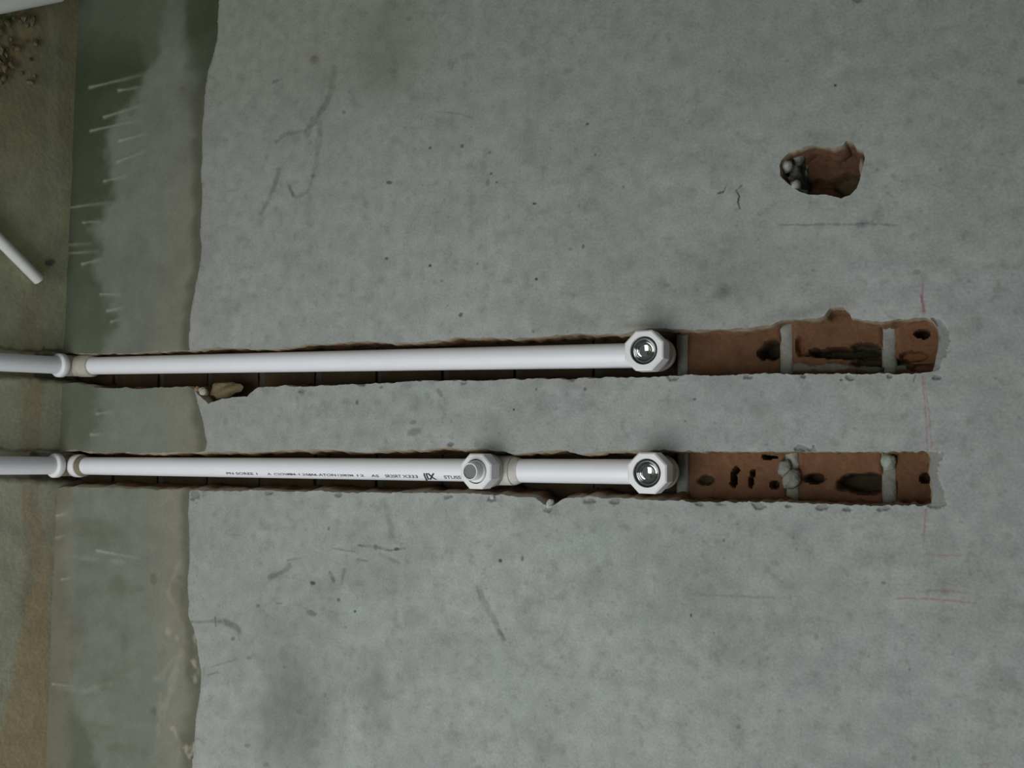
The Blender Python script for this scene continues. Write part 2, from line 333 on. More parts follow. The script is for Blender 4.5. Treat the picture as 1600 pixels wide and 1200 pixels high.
def plaster_tint(px, py, x, z):
    n = len(px); col = np.tile(np.array((0.300, 0.313, 0.306)), (n, 1))
    def mix(c, f): 
        f = np.clip(f, 0, 1)[:, None]; col[:] = col*(1-f)+np.array(c)*f
    big = fbm(px, py, 260, 4, 51); mid = fbm(px, py, 70, 4, 52); fine = fbm(px, py, 22, 3, 53); trowel = fbm(px*0.35, py*1.4, 40, 4, 54)
    col *= (1+0.10*big+0.075*mid+0.06*fine+0.08*trowel)[:, None]
    hue = (0.03*fbm(px+900, py, 120, 3, 58))[:, None]; col *= 1+hue*np.array((1.0, -0.3, 0.3))
    mix((0.235, 0.25, 0.225), 0.75*smooth(420, 0, py))  # fall-off of light toward the top painted into the plaster
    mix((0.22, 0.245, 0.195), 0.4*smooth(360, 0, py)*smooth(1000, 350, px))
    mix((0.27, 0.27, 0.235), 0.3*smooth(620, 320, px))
    # dirt dots and clouds
    mix((0.18, 0.19, 0.175), 0.35*smooth(0.2, 0.7, fbm(px, py, 46, 4, 57)))
    mix((0.15, 0.16, 0.145), 0.35*smooth(0.25, 0.6, fbm(px, py, 11, 3, 59)))
    for s in STROKES:
        pts, hw, c, st = s
        f = np.zeros(n); xs = [p[0] for p in pts]; ys = [p[1] for p in pts]; r = hw*3+4
        m = (px > min(xs)-r) & (px < max(xs)+r) & (py > min(ys)-r) & (py < max(ys)+r)
        if not m.any(): continue
        fm = np.zeros(m.sum())
        for a, b in zip(pts, pts[1:]):
            d, _ = seg_dist(px[m], py[m], a, b)
            d = d+fbm(px[m], py[m], 8, 2, 61)*hw*0.6
            fm = np.maximum(fm, smooth(hw*1.5, hw*0.5, d))
        fm *= 0.72+0.5*fbm(px[m], py[m], 6, 3, 62)
        f[m] = fm*st*1.25; mix(np.array(c)*(.8 if c != RED else 1), f)
    for x_, y_, rx, ry, tr, c, st in SPOTS:
        r = max(rx, ry)*2.2+3; m = (np.abs(px-x_) < r) & (np.abs(py-y_) < r)
        if not m.any(): continue
        dx = px[m]-x_; dy = py[m]-y_; ct, sn = math.cos(tr), math.sin(tr)
        q = np.hypot((dx*ct+dy*sn)/rx, (-dx*sn+dy*ct)/ry)
        big_ = rx > 12
        q = q+(0.6 if big_ else 0.35)*fbm(px[m], py[m], max(rx, 5)*(0.7 if big_ else 1.2), 4, 63)
        f = np.zeros(n); f[m] = st*(1.5*smooth(1.6, 0.1, q) if big_ else smooth(1.25, 0.7, q)); mix(np.array(c)*(.8 if big_ else 1), f)
    mix((0.185, 0.19, 0.18), 0.85*chip_field(px, py))
    return col
def coat_tint(px, py, x, z):
    n = len(px); col = np.tile(np.array((0.165, 0.178, 0.148)), (n, 1))
    def mix(c, f):
        f = np.clip(f, 0, 1)[:, None]; col[:] = col*(1-f)+np.array(c)*f
    big = fbm(px, py, 160, 4, 71); mid = fbm(px, py, 50, 4, 72); vert = fbm(px*2.0, py*0.25, 60, 4, 73)
    col *= (1+0.12*big+0.14*mid+0.08*vert+.07*fbm(px, py, 14, 3, 70))[:, None]
    ex = edge_x(py)
    # bare green-grey wall under the ragged lower edge of the coat
    gy = [-300, 0, 60, 100, 140, 200, 260, 300, 350, 400, 450, 500, 560, 620, 700, 800, 880, 960, 1010, 1060, 1100, 1160, 1200, 1500]
    gx = [265, 262, 248, 240, 205, 172, 168, 165, 152, 150, 158, 168, 150, 152, 140, 92, 98, 112, 118, 104, 120, 140, 145, 150]
    g = np.interp(py, gy, gx)+fbm(px, py, 30, 5, 74)*26
    amt = np.interp(py, [-300, 0, 300, 480, 600, 760, 900, 1200], [1, 1, .9, .68, .55, .45, .5, .6])
    mix((0.056, 0.071, 0.036), smooth(12, -12, px-g)*amt)
    mix((0.038, 0.052, 0.026), 0.55*smooth(14, -10, px-g+28+18*fbm(px, py, 40, 3, 75))*smooth(380, 60, py))
    m = np.hypot((px-232)/16, (py-70)/34); mix((0.075, 0.10, 0.06), smooth(1.3, .6, m+.25*fbm(px, py, 20, 3, 76))*.9)
    mix((0.12, 0.135, 0.10), smooth(120, 10, py)*.75)
    # dark strip under the plaster edge
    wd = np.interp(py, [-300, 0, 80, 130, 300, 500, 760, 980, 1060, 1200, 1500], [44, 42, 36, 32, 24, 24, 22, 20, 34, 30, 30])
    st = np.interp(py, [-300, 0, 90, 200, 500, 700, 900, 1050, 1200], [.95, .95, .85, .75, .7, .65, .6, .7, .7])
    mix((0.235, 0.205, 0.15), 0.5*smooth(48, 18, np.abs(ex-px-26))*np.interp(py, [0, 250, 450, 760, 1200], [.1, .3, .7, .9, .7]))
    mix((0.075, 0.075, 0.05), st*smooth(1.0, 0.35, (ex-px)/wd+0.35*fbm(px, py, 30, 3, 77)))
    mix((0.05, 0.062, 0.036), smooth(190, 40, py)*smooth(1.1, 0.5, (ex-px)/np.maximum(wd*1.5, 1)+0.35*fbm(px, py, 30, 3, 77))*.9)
    # rough scraped patch low on the coat
    q = fbm(px, py*0.6, 18, 4, 78)
    mix((0.40, 0.37, 0.29), smooth(.3, .6, q)*smooth(235, 260, px)*smooth(315, 295, px)*smooth(880, 930, py)*.8)
    mix((0.15, 0.14, 0.10), smooth(.25, .6, -q)*smooth(215, 250, px)*smooth(318, 300, px)*smooth(880, 930, py)*.6)
    for x_, y_, rx, ry, a in ((238,905,5,9,.7),(216,920,8,6,.5),(192,1008,6,16,.45),(238,1112,7,6,.7),(120,985,16,24,.35),(283,138,6,4,.6),(279,903,4,4,.7),(297,905,4,4,.6)):
        mix((0.11, 0.11, 0.085), a*smooth(1.3, .6, np.hypot((px-x_)/rx, (py-y_)/ry)+.3*fbm(px, py, 8, 3, 79)))
    for pts_, hw in (([(282, 1015), (272, 1045), (262, 1080), (252, 1125)], 4), ([(248, 1085), (246, 1150)], 3), ([(270, 1030), (245, 1062)], 3), ([(276, 880), (262, 925), (268, 945)], 3), ([(90, 1075), (130, 1082), (170, 1068)], 3), ([(100, 870), (190, 878)], 2.5)):
        for a_, b_ in zip(pts_, pts_[1:]):
            dd_, _ = seg_dist(px, py, a_, b_); mix((0.30, 0.29, 0.235), .28*smooth(hw*1.6, hw*.4, dd_+1.5*fbm(px, py, 12, 3, 141)*hw))
    mix((0.10, 0.115, 0.075), .5*smooth(.15, .6, fbm(px*.5, py*1.2, 38, 4, 142))*smooth(560, 860, py)*smooth(250, 180, px))
    mix((0.24, 0.20, 0.14), smooth(125, 95, px+14*fbm(px, py, 25, 3, 80))*.4*smooth(640, 760, py))
    mix((0.31, 0.335, 0.27), 0.75*drip_field(px, py))
    mix((0.24, 0.245, 0.235), 0.7*chip_field(px, py))
    return col

# ---- triangulate the wall face
cor = [at(0, 0), at(1600, 0), at(0, 1200), at(1600, 1200)]
X0, X1 = min(c.x for c in cor)-0.05, max(c.x for c in cor)+0.05
Z1 = max(c.z for c in cor)+0.05
WX0, WX1, WZ0, WZ1 = -1.6, 1.75, -0.05, 2.3
gs = 0.0032
gx_, gz_ = np.meshgrid(np.arange(X0, X1, gs), np.arange(0.0, Z1, gs)); base = np.stack([gx_.ravel(), gz_.ravel()], 1)
base += rng.uniform(-.3, .3, base.shape)*gs
gx_, gz_ = np.meshgrid(np.arange(WX0+.04, WX1-.02, .06), np.arange(WZ0+.03, WZ1-.02, .06)); coarse = np.stack([gx_.ravel(), gz_.ravel()], 1)
coarse = coarse[~((coarse[:, 0] > X0-.01) & (coarse[:, 0] < X1+.01) & (coarse[:, 1] < Z1+.01))]
dense = []
def dense_px(x0, x1, y0, y1, fn, step=1.35):
    a, b = np.meshgrid(np.arange(x0, x1, step), np.arange(y0, y1, step)); a = a.ravel()+rng.uniform(-.3, .3, a.size); b = b.ravel()+rng.uniform(-.3, .3, b.size)
    k = fn(a, b)
    if k.any(): dense.append(at_arr(a[k], b[k])[:, [0, 2]])
for pts, hw, c, st in STROKES:
    for a, b in zip(pts, pts[1:]):
        r = hw*1.6+2
        dense_px(min(a[0], b[0])-r, max(a[0], b[0])+r, min(a[1], b[1])-r, max(a[1], b[1])+r, lambda p, q: seg_dist(p, q, a, b)[0] < r, 1.4 if hw < 3 else 2.4)
for x_, y_, rx, ry, tr, c, st in SPOTS:
    if max(rx, ry) <= 12:
        r = max(rx, ry)*1.3+2; dense_px(x_-r, x_+r, y_-r, y_+r, lambda p, q: np.hypot(p-x_, q-y_) < r, 1.3)
for x_, y_, rx, ry in CHIPS:
    dense_px(x_-rx*1.4, x_+rx*1.4, y_-ry*1.6, y_+ry*1.6, lambda p, q: p > -1e9, 1.7)
for poly in (END_U, END_L): 
    ps = np.array(poly); dense_px(ps[:, 0].min()-4, ps[:, 0].max()+4, ps[:, 1].min()-4, ps[:, 1].max()+4, lambda p, q: p > -1e9, 2.0)
for a, b in DRIPS:
    dense_px(a[0]-6, b[0]+6, min(a[1], b[1])-7, max(a[1], b[1])+7, lambda p, q: seg_dist(p, q, a, b)[0] < 6, 1.8)
dense_px(280, 352, 0, 1200, lambda p, q: (np.abs(p-edge_x(q)) < 7), 1.9)
dense = np.concatenate(dense)
pts = np.concatenate([base, coarse, dense])
for W_ in loops:
    bb = (pts[:, 0] > W_[:, 0].min()-.004) & (pts[:, 0] < W_[:, 0].max()+.004) & (pts[:, 1] > W_[:, 1].min()-.004) & (pts[:, 1] < W_[:, 1].max()+.004)
    sub = pts[bb]; ok = ~pip(sub, W_) & (poly_dist(sub, W_) > 0.0007)
    pts = np.concatenate([pts[~bb], sub[ok]])
rect = [(WX0, WZ0), (WX1, WZ0), (WX1, WZ1), (WX0, WZ1)]
allp = [Vector(p) for p in rect]; edges = [(0, 1), (1, 2), (2, 3), (3, 0)]
for W_ in loops:
    s = len(allp); allp += [Vector(p) for p in W_]; edges += [(s+i, s+(i+1) % len(W_)) for i in range(len(W_))]
allp += [Vector(p) for p in pts]
vo, _, fo, *_ = delaunay_2d_cdt(allp, edges, [], 0, 1e-6, False)
V2 = np.array([v[:] for v in vo]); T = np.array([f for f in fo if len(f) == 3])
cen = V2[T].mean(1); keep = np.ones(len(T), bool)
for W_ in loops: keep &= ~pip(cen, W_)
T = T[keep]; cen = cen[keep]
e1 = V2[T[:, 1]]-V2[T[:, 0]]; e2 = V2[T[:, 2]]-V2[T[:, 0]]
flip = (e1[:, 0]*e2[:, 1]-e1[:, 1]*e2[:, 0]) < 0           # face towards -Y
T[flip] = T[flip][:, ::-1]
hv = wall_height(V2[:, 0], V2[:, 1])
V3 = np.stack([V2[:, 0], hv, V2[:, 1]], 1); PX, PY = proj(np.stack([V2[:, 0], 0*hv, V2[:, 1]], 1))
cpx, cpy = proj(np.stack([cen[:, 0], 0*cen[:, 0], cen[:, 1]], 1))
is_coat = cpx < edge_x(cpy)-3.0
def submesh(name, T_, mat, tint_fn, extra=None):
    used = np.unique(T_); idx = np.full(len(V3), -1); idx[used] = np.arange(len(used))
    verts = V3[used]; faces = idx[T_]; tint = tint_fn(PX[used], PY[used], verts[:, 0], verts[:, 2])
    faces = faces.tolist()
    if extra:
        ev, ef, et = extra; n0 = len(verts); verts = np.concatenate([verts, ev]); tint = np.concatenate([tint, et]); faces += [[i+n0 for i in f] for f in ef]
    me = mesh(name, verts, faces, mat, tint); me.polygons.foreach_set('use_smooth', [True]*len(me.polygons)); me.update()
    return me
# ---- the cut sides of the chases
SV, SF, ST = [], [], []
DEPTHS = [0.0, 0.004, 0.010, 0.016, 0.024, 0.034, 0.046]
for li, W_ in enumerate(loops):
    n = len(W_); nx = np.roll(W_, -1, 0)-np.roll(W_, 1, 0); nx /= np.linalg.norm(nx, axis=1)[:, None]+1e-9
    nor = np.stack([nx[:, 1], -nx[:, 0]], 1)
    area2 = np.sum(W_[:, 0]*np.roll(W_[:, 1], -1)-np.roll(W_[:, 0], -1)*W_[:, 1])
    inward = -nor if area2 > 0 else nor
    h0 = wall_height(W_[:, 0], W_[:, 1]); px, py = proj(np.stack([W_[:, 0], 0*h0, W_[:, 1]], 1))
    s0 = len(SV)
    for k, dpt in enumerate(DEPTHS):
        off = (0.0008*k*fbm(px, py+40*k, 26, 3, 91)+0.0005*k*fbm(px+60*k, py, 9, 2, 93)) if k else 0*px
        off = np.clip(off+0.0002*k, -0.002, 0.004)
        if li == 2: off = off+0.0003*k
        if li == 1: off = off+0.0009*k*np.clip(.7+.9*fbm(px, py, 34, 3, 97), 0, 1.5)*(px < 1060)
        Q = W_+inward*off[:, None]
        y = np.where(k == 0, h0, np.maximum(dpt, h0+0.0008*k))
        t = smooth(*((0.008, 0.019), (0.008, 0.019), (0.002, 0.008))[li], y+0.004*fbm(px, py, 18, 3, 95))[:, None]
        plc = np.array((0.32, 0.275, 0.20)); brc = np.array((0.20, 0.115, 0.06))
        cc = plc*(1-t)+(brc if li < 2 else np.array((.13, .066, .034)))*t
        if k == 0: cc = np.tile(np.array((0.36, 0.34, 0.28)), (n, 1))
        cc = cc*(1+0.25*fbm(px, py+30*k, 12, 3, 96))[:, None]
        for q, yy, c_ in zip(Q, y, cc): SV.append((q[0], yy, q[1])); ST.append(c_)
    for k in range(len(DEPTHS)-1):
        a0 = s0+k*n; b0 = a0+n
        for i in range(n):
            j = (i+1) % n
            SF.append([a0+i, b0+i, b0+j, a0+j] if area2 > 0 else [a0+j, b0+j, b0+i, a0+i])
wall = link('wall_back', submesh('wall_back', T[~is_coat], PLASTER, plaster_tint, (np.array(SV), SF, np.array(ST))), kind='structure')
wall['label'] = 'grey cement plaster wall with two pipe chases cut into it'
coat = link('slurry_coat', submesh('slurry_coat', T[is_coat], COAT, coat_tint), wall, label='darker green-grey cement slurry coat with drips at the foot of the wall')

# ------------------------------------------------------------------ bricks and mortar seen in the chases
def rough_block(name, x0, x1, z0, z1, y, back, mat, colfn, pits=(), res=0.0026, amp=0.0014, seed=0, y_of=None):
    nx = max(2, int((x1-x0)/res)); nz = max(2, int((z1-z0)/res))
    gx, gz = np.meshgrid(np.linspace(x0, x1, nx+1), np.linspace(z0, z1, nz+1)); x = gx.ravel(); z = gz.ravel()
    px, py = proj(np.stack([x, np.full_like(x, y), z], 1))
    d = y+amp*fbm(x, z, 0.02, 4, seed)+0.0015*fbm(x, z, 0.07, 2, seed+3)
    if y_of is not None: d = d+y_of(px, py)
    e = np.minimum(np.minimum(x-x0, x1-x), np.minimum(z-z0, z1-z)); d += 0.002*smooth(0.003, 0, e)   # worn arrises
    tint = colfn(px, py, x, z)
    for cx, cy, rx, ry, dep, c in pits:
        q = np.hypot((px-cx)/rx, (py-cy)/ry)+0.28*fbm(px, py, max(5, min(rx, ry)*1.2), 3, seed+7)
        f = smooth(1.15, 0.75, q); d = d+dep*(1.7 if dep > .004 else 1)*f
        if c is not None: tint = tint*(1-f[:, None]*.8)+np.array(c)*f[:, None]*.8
    d = np.minimum(d, max(.0608, y+.002))
    V = [(a, b, c) for a, b, c in zip(x, d, z)]; Fc = []; wv = nx+1
    for j in range(nz):
        for i in range(nx):
            a = j*wv+i; Fc.append((a, a+1, a+1+wv, a+wv))
    ring = list(range(nx+1))+[j*wv+nx for j in range(1, nz+1)]+[nz*wv+i for i in range(nx-1, -1, -1)]+[j*wv for j in range(nz-1, 0, -1)]
    s = len(V); V += [(V[i][0], back, V[i][2]) for i in ring]; m = len(ring)
    for k in range(m): k2 = (k+1) % m; Fc.append((ring[k2], ring[k], s+k, s+k2))
    Fc.append(tuple(s+k for k in range(m)))
    tint = np.concatenate([tint, tint[ring]])
    me = mesh(name, V, Fc, mat, tint); finish(me, 60)
    return me
def brick_col(hue, wash=(1, 1, 1)):
    def f(px, py, x, z):
        base = np.array((0.145, 0.070, 0.036))*hue*np.array(wash)
        c = np.tile(base, (len(px), 1)); v = fbm(px, py, 40, 4, 101); c *= (1+0.22*v)[:, None]
        u = smooth(.1, .7, fbm(px+200, py, 30, 4, 103))[:, None]; c = c*(1-.35*u)+np.array((0.21, 0.13, 0.075))*.35*u*hue
        u = smooth(.25, .7, fbm(px, py+300, 22, 4, 104))[:, None]; c = c*(1-.4*u)+np.array((0.075, 0.045, 0.026))*.4*u
        return c
    return f
def mortar_col(px, py, x, z):
    c = np.tile(np.array((0.255, 0.265, 0.235)), (len(px), 1)); c *= (1+0.2*fbm(px, py, 12, 3, 107))[:, None]
    u = smooth(.2, .7, fbm(px, py, 20, 3, 108))[:, None]; return c*(1-.4*u)+np.array((0.26, 0.16, 0.09))*.4*u
BY_ = 0.0345
DK = (0.022, 0.02, 0.011); DG = (0.024, 0.027, 0.015)  # pit tints: the shade inside recesses painted into brick and mortar
chases = [
 dict(mid=(551,), joints=[1066, 1229, 1389], cy=[(1, 573), (1066, 552), (1500, 541)], half=0.036, loop=loops[0],
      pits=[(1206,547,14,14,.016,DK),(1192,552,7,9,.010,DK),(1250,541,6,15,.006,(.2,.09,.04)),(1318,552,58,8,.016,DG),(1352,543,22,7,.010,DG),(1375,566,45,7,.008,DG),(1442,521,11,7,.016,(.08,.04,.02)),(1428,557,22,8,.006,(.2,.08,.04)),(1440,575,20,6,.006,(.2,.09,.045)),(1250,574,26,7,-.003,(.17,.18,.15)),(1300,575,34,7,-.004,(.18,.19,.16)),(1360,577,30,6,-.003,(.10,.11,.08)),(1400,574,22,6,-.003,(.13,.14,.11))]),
 dict(mid=(740,), joints=[1066, 1237, 1389], cy=[(1, 732), (1066, 744), (1500, 750)], half=0.036, loop=loops[1],
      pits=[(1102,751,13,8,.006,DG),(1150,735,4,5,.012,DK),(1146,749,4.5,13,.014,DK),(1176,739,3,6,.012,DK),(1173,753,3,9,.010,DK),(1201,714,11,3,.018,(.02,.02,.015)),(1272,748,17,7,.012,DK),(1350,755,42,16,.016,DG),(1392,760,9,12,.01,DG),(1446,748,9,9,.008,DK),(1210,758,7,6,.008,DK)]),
]
for ci, ch in enumerate(chases):
    zj = [at(j, np.interp(j, [c[0] for c in ch['cy']], [c[1] for c in ch['cy']]), BY_).z for j in ch['joints']]
    pitch = (zj[-1]-zj[0])/2
    while zj[0] > 0.02: zj.insert(0, zj[0]-pitch)
    zj.append(zj[-1]+pitch)
    lo = ch['loop']
    for i in range(len(zj)-1):
        za, zb = zj[i]+0.0052, zj[i+1]-0.0052
        m = (lo[:, 1] > za-.01) & (lo[:, 1] < zb+.01)
        if not m.any(): continue
        xa, xb = lo[m, 0].min()-0.004, lo[m, 0].max()+0.004
        zt = lo[:, 1].max()+0.006
        seen = i >= len(zj)-4
        sh = 0.0 if seen else 0.007+0.004*random.random()
        ob = link('brick', rough_block('brick', xa, xb, za, min(zb, zt), BY_+sh, 0.075, BRICK, brick_col((.9, 1.05, 1.0, .95, 1.08)[(i*3+ci) % 5]) if seen else brick_col(.42, (.8, 1.05, 1.0)), ch['pits'] if seen else (), res=0.0014 if seen else 0.006, seed=200+i+40*ci), wall)  # lower bricks get a darker colour, deep shade of the chase painted in
    for i in range(len(zj)-1):
        m = (lo[:, 1] > zj[i]-.015) & (lo[:, 1] < zj[i]+.015)
        if not m.any() or zj[i] < 0: continue
        xa, xb = lo[m, 0].min()-0.003, lo[m, 0].max()+0.003
        seen = i >= len(zj)-4
        link('mortar_joint', rough_block('mortar_joint', xa, xb, zj[i]-0.0060, zj[i]+0.0060, BY_+(0.0002 if seen else .012), 0.070, MORTAR, mortar_col if seen else (lambda px, py, x, z: mortar_col(px, py, x, z)*np.array((.22, .2, .17))), res=0.002 if seen else 0.006, seed=300+i+20*ci, amp=.0035), wall)  # lower joints darkened too, chase shade put into their tint
G1 = (0.33, 0.35, 0.30); G2 = (0.22, 0.235, 0.205)
# the socket hole: one brick and a mortar bed beside it
hz = at(1262, 265, .03); hz2 = at(1362, 265, .03)
lo = loops[2]; hx0, hx1 = lo[:, 0].min()-.004, lo[:, 0].max()+.004
link('brick', rough_block('brick', hx0, hx1, at(1262, 265, .032).z, at(1360, 265, .032).z, .033, .07, BRICK, brick_col(.6), [(1325,290,24,16,.008,(.09,.075,.035)),(1330,228,12,10,.010,(.12,.05,.03)),(1262,288,40,8,.006,(.10,.04,.025)),(1290,240,25,8,-.004,None)], res=.002, seed=401, amp=.003), wall)
link('mortar_joint', rough_block('mortar_joint', hx0, hx1, at(1210, 265, .03).z, at(1262, 265, .032).z-.0005, .030, .07, MORTAR, mortar_col, [(1229,272,5,4,.016,DK),(1256,283,14,12,.008,DG),(1262,250,12,14,.004,None),(1240,262,10,8,-.006,(.27,.285,.25)),(1236,282,7,5,-.006,G2),(1252,258,5,16,.006,DG)], res=.0016, seed=402, amp=.006), wall)
for k, (x, y, dep, rx, rz, ry, c) in enumerate([
  (1228,258,.013,.0060,.0055,.008,G1),(1243,292,.008,.0060,.0050,.008,G1),(1246,243,.022,.0085,.0075,.008,(.17,.18,.155)),(1349,262,.008,.0090,.0028,.006,(.24,.21,.155))]):
    p = at(x, y, dep); link('mortar_lump', lump_mesh('mortar_lump', p, (rx, ry, rz), MORTAR, c, 500+k), wall)
for k, (x, y, dep, rx, rz, ry, c) in enumerate([
  (1236,748,.030,.0090,.0080,.010,G2),(1225,731,.032,.008,.006,.006,G2),(1388,722,.031,.0065,.0055,.006,(.3,.33,.29)),
]):
    p = at(x, y, dep); link('mortar_lump', lump_mesh('mortar_lump', p, (rx, ry, rz), MORTAR, c, 600+k), wall)
# a stone caught in the edge of the upper chase, and loosened brick beside it
p = at(319, 613, .006); link('mortar_lump', lump_mesh('mortar_lump', p, (.0055, .006, .0060), MORTAR, (.40, .37, .31), 701), wall)
p = at(350, 608, .017); link('mortar_lump', lump_mesh('mortar_lump', p, (.011, .008, .026), MORTAR, (.16, .125, .07), 702, rough=.9), wall)
p = at(309, 611, .005); link('mortar_lump', lump_mesh('mortar_lump', p, (.005, .004, .004), MORTAR, (.28, .19, .12), 703), wall)
p = at(860, 788, .004); link('mortar_lump', lump_mesh('mortar_lump', p, (.005, .004, .004), MORTAR, (.40, .41, .39), 704), wall)
p = at(769, 776, .001); link('mortar_lump', lump_mesh('mortar_lump', p, (.003, .0025, .0025), MORTAR, (.5, .5, .48), 705), wall)
# mortar behind the bricks closes the chases
bk = []
for lo in loops:
    bk.append((lo[:, 0].min()-.02, lo[:, 0].max()+.02, max(-.05, lo[:, 1].min()-.02), lo[:, 1].max()+.02))
for x0, x1, z0, z1 in bk:
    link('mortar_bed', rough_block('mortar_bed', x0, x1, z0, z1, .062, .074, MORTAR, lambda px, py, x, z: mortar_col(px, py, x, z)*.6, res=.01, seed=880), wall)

# ------------------------------------------------------------------ floor
def axis_line(p0, p1, y):
    return at(p0[0], p0[1], y), at(p1[0], p1[1], y)
AY = 0.014
upA, upB = axis_line((150, 571.5), (1018, 555), AY)
loA, loB = axis_line((150, 728), (1024, 737), AY)
def drop_to(a, b, z):
    t = (z-a.z)/(b.z-a.z); return a+(b-a)*t
FZ = 0.010
upE = drop_to(upA, upB, FZ); loE = drop_to(loA, loB, FZ)
upR = on_floor(-40, 563.5, FZ); loR = on_floor(-40, 727, FZ)
upDir = (upR-upE); upDir.z = 0; upDir.normalize(); loDir = (loR-loE); loDir.z = 0; loDir.normalize()
xs = np.concatenate([np.arange(-1.6, X0-.03, .08), np.arange(X0-.03, X1+.03, .0035), np.arange(X1+.03, 1.75, .08), [1.75]])
ys = np.concatenate([np.arange(-2.6, -.16, .08), np.arange(-.16, .062, .003)])
gx, gy = np.meshgrid(xs, ys); fx, fy = gx.ravel(), gy.ravel()
fz = 0.0012*fbm(fx, fy, .06, 4, 111)
for E, d in ((upE, upDir), (loE, loDir)):
    q = np.abs((fx-E.x)*d.y-(fy-E.y)*d.x)+.004*fbm(fx, fy, .02, 3, 113)
    fz -= .016*smooth(.0215, .0165, q)
fpx, fpy = proj(np.stack([fx, fy, 0*fx], 1))
rub = smooth(60, 15, fpx+20*fbm(fpx, fpy, 30, 3, 114))*smooth(125, 70, fpy)
fz += rub*.004*fbm(fx, fy, .014, 4, 115)
for E in (upE, loE):
    fz -= 0.012*smooth(.024, .018, np.abs(fx-E.x))*(fy > -.03)
def floor_tint(px, py):
    n = len(px); col = np.tile(np.array((0.315, 0.315, 0.205)), (n, 1))
    def mix(c, f):
        f = np.clip(f, 0, 1)[:, None]; col[:] = col*(1-f)+np.array(c)*f
    v = fbm(px, py, 50, 4, 121); col *= (1+.18*v+.1*fbm(px, py, 16, 3, 122))[:, None]
    mix((.235, .20, .11), .8*smooth(330, 150, py)); mix((0.39, 0.385, 0.295), smooth(560, 760, py)*.9)
    mix((.29, .215, .125), .5*smooth(22, 8, np.abs(px-50+10*fbm(px, py, 60, 3, 123)))*smooth(420, 520, py))
    ox = np.interp(py, [760, 880, 900, 950, 1000, 1060, 1120, 1200], [15, 58, 52, 38, 28, 16, 0, -20])
    mix((.40, .32, .20), smooth(-4, 14, px-ox+8*fbm(px, py, 24, 3, 124))*smooth(760, 930, py)*.95)
    mix((.31, .32, .245), .5*smooth(14, 4, np.abs(px-82)))
    mix((.19, .215, .13), .6*smooth(.2, .7, fbm(px, py, 80, 3, 125)))
    q = fbm(px, py*.8+px*.5, 16, 4, 126); mix((.30, .21, .09), smooth(.1, .5, q)*smooth(70, 20, px)*smooth(140, 60, py)*.8); mix((.05, .05, .02), smooth(.1, .5, -q)*smooth(70, 20, px)*smooth(140, 60, py)*.8)
    mix((.05, .06, .06), .8*smooth(1.3, .6, np.hypot((px-78)/8, (py-411)/6)+.3*fbm(px, py, 7, 2, 127)))
    return col
nxs = len(xs); ff = [(j*nxs+i, j*nxs+i+1, (j+1)*nxs+i+1, (j+1)*nxs+i) for j in range(len(ys)-1) for i in range(nxs-1)]
fme = mesh('floor', np.stack([fx, fy, fz], 1), ff, FLOOR, floor_tint(fpx, fpy)); fme.polygons.foreach_set('use_smooth', [True]*len(fme.polygons))
floor = link('floor', fme, kind='structure', label='dirty brown cement floor along the foot of the wall')

# ------------------------------------------------------------------ water pipes
R = 0.0125; RS = 0.0158
def thing(name, label, cat, loc, **kw):
    o = link(name, None, label=label, category=cat, **kw); o.location = loc; return o
def child(name, me, parent, root_loc, label=None):
    me.transform(Matrix.Translation(-Vector(root_loc))); o = link(name, me, parent)
    if label: o['label'] = label
    return o
def tube(name, a, b, r, mat, n=40, bevel=0.0006):
    L_ = (b-a).length
    return lathe(name, [(0, 0), (r-bevel, 0), (r, bevel), (r, L_-bevel), (r-bevel, L_), (0, L_)], a, b-a, mat, n)
OUT = Vector((0, -1, 0))
def octagon(name, c, af, y0, y1, bore, mat):
    """eight-sided collar round the outlet; c on the pipe axis, y0..y1 = distances out from the axis"""
    rc = af/2/math.cos(math.pi/8); ch = .0012
    return lathe(name, [(bore, y0), (rc-.001, y0), (rc, y0+.001), (rc, y1-ch), (rc-ch*1.3, y1)], c, OUT, mat, n=8, off=.5, flat=True)
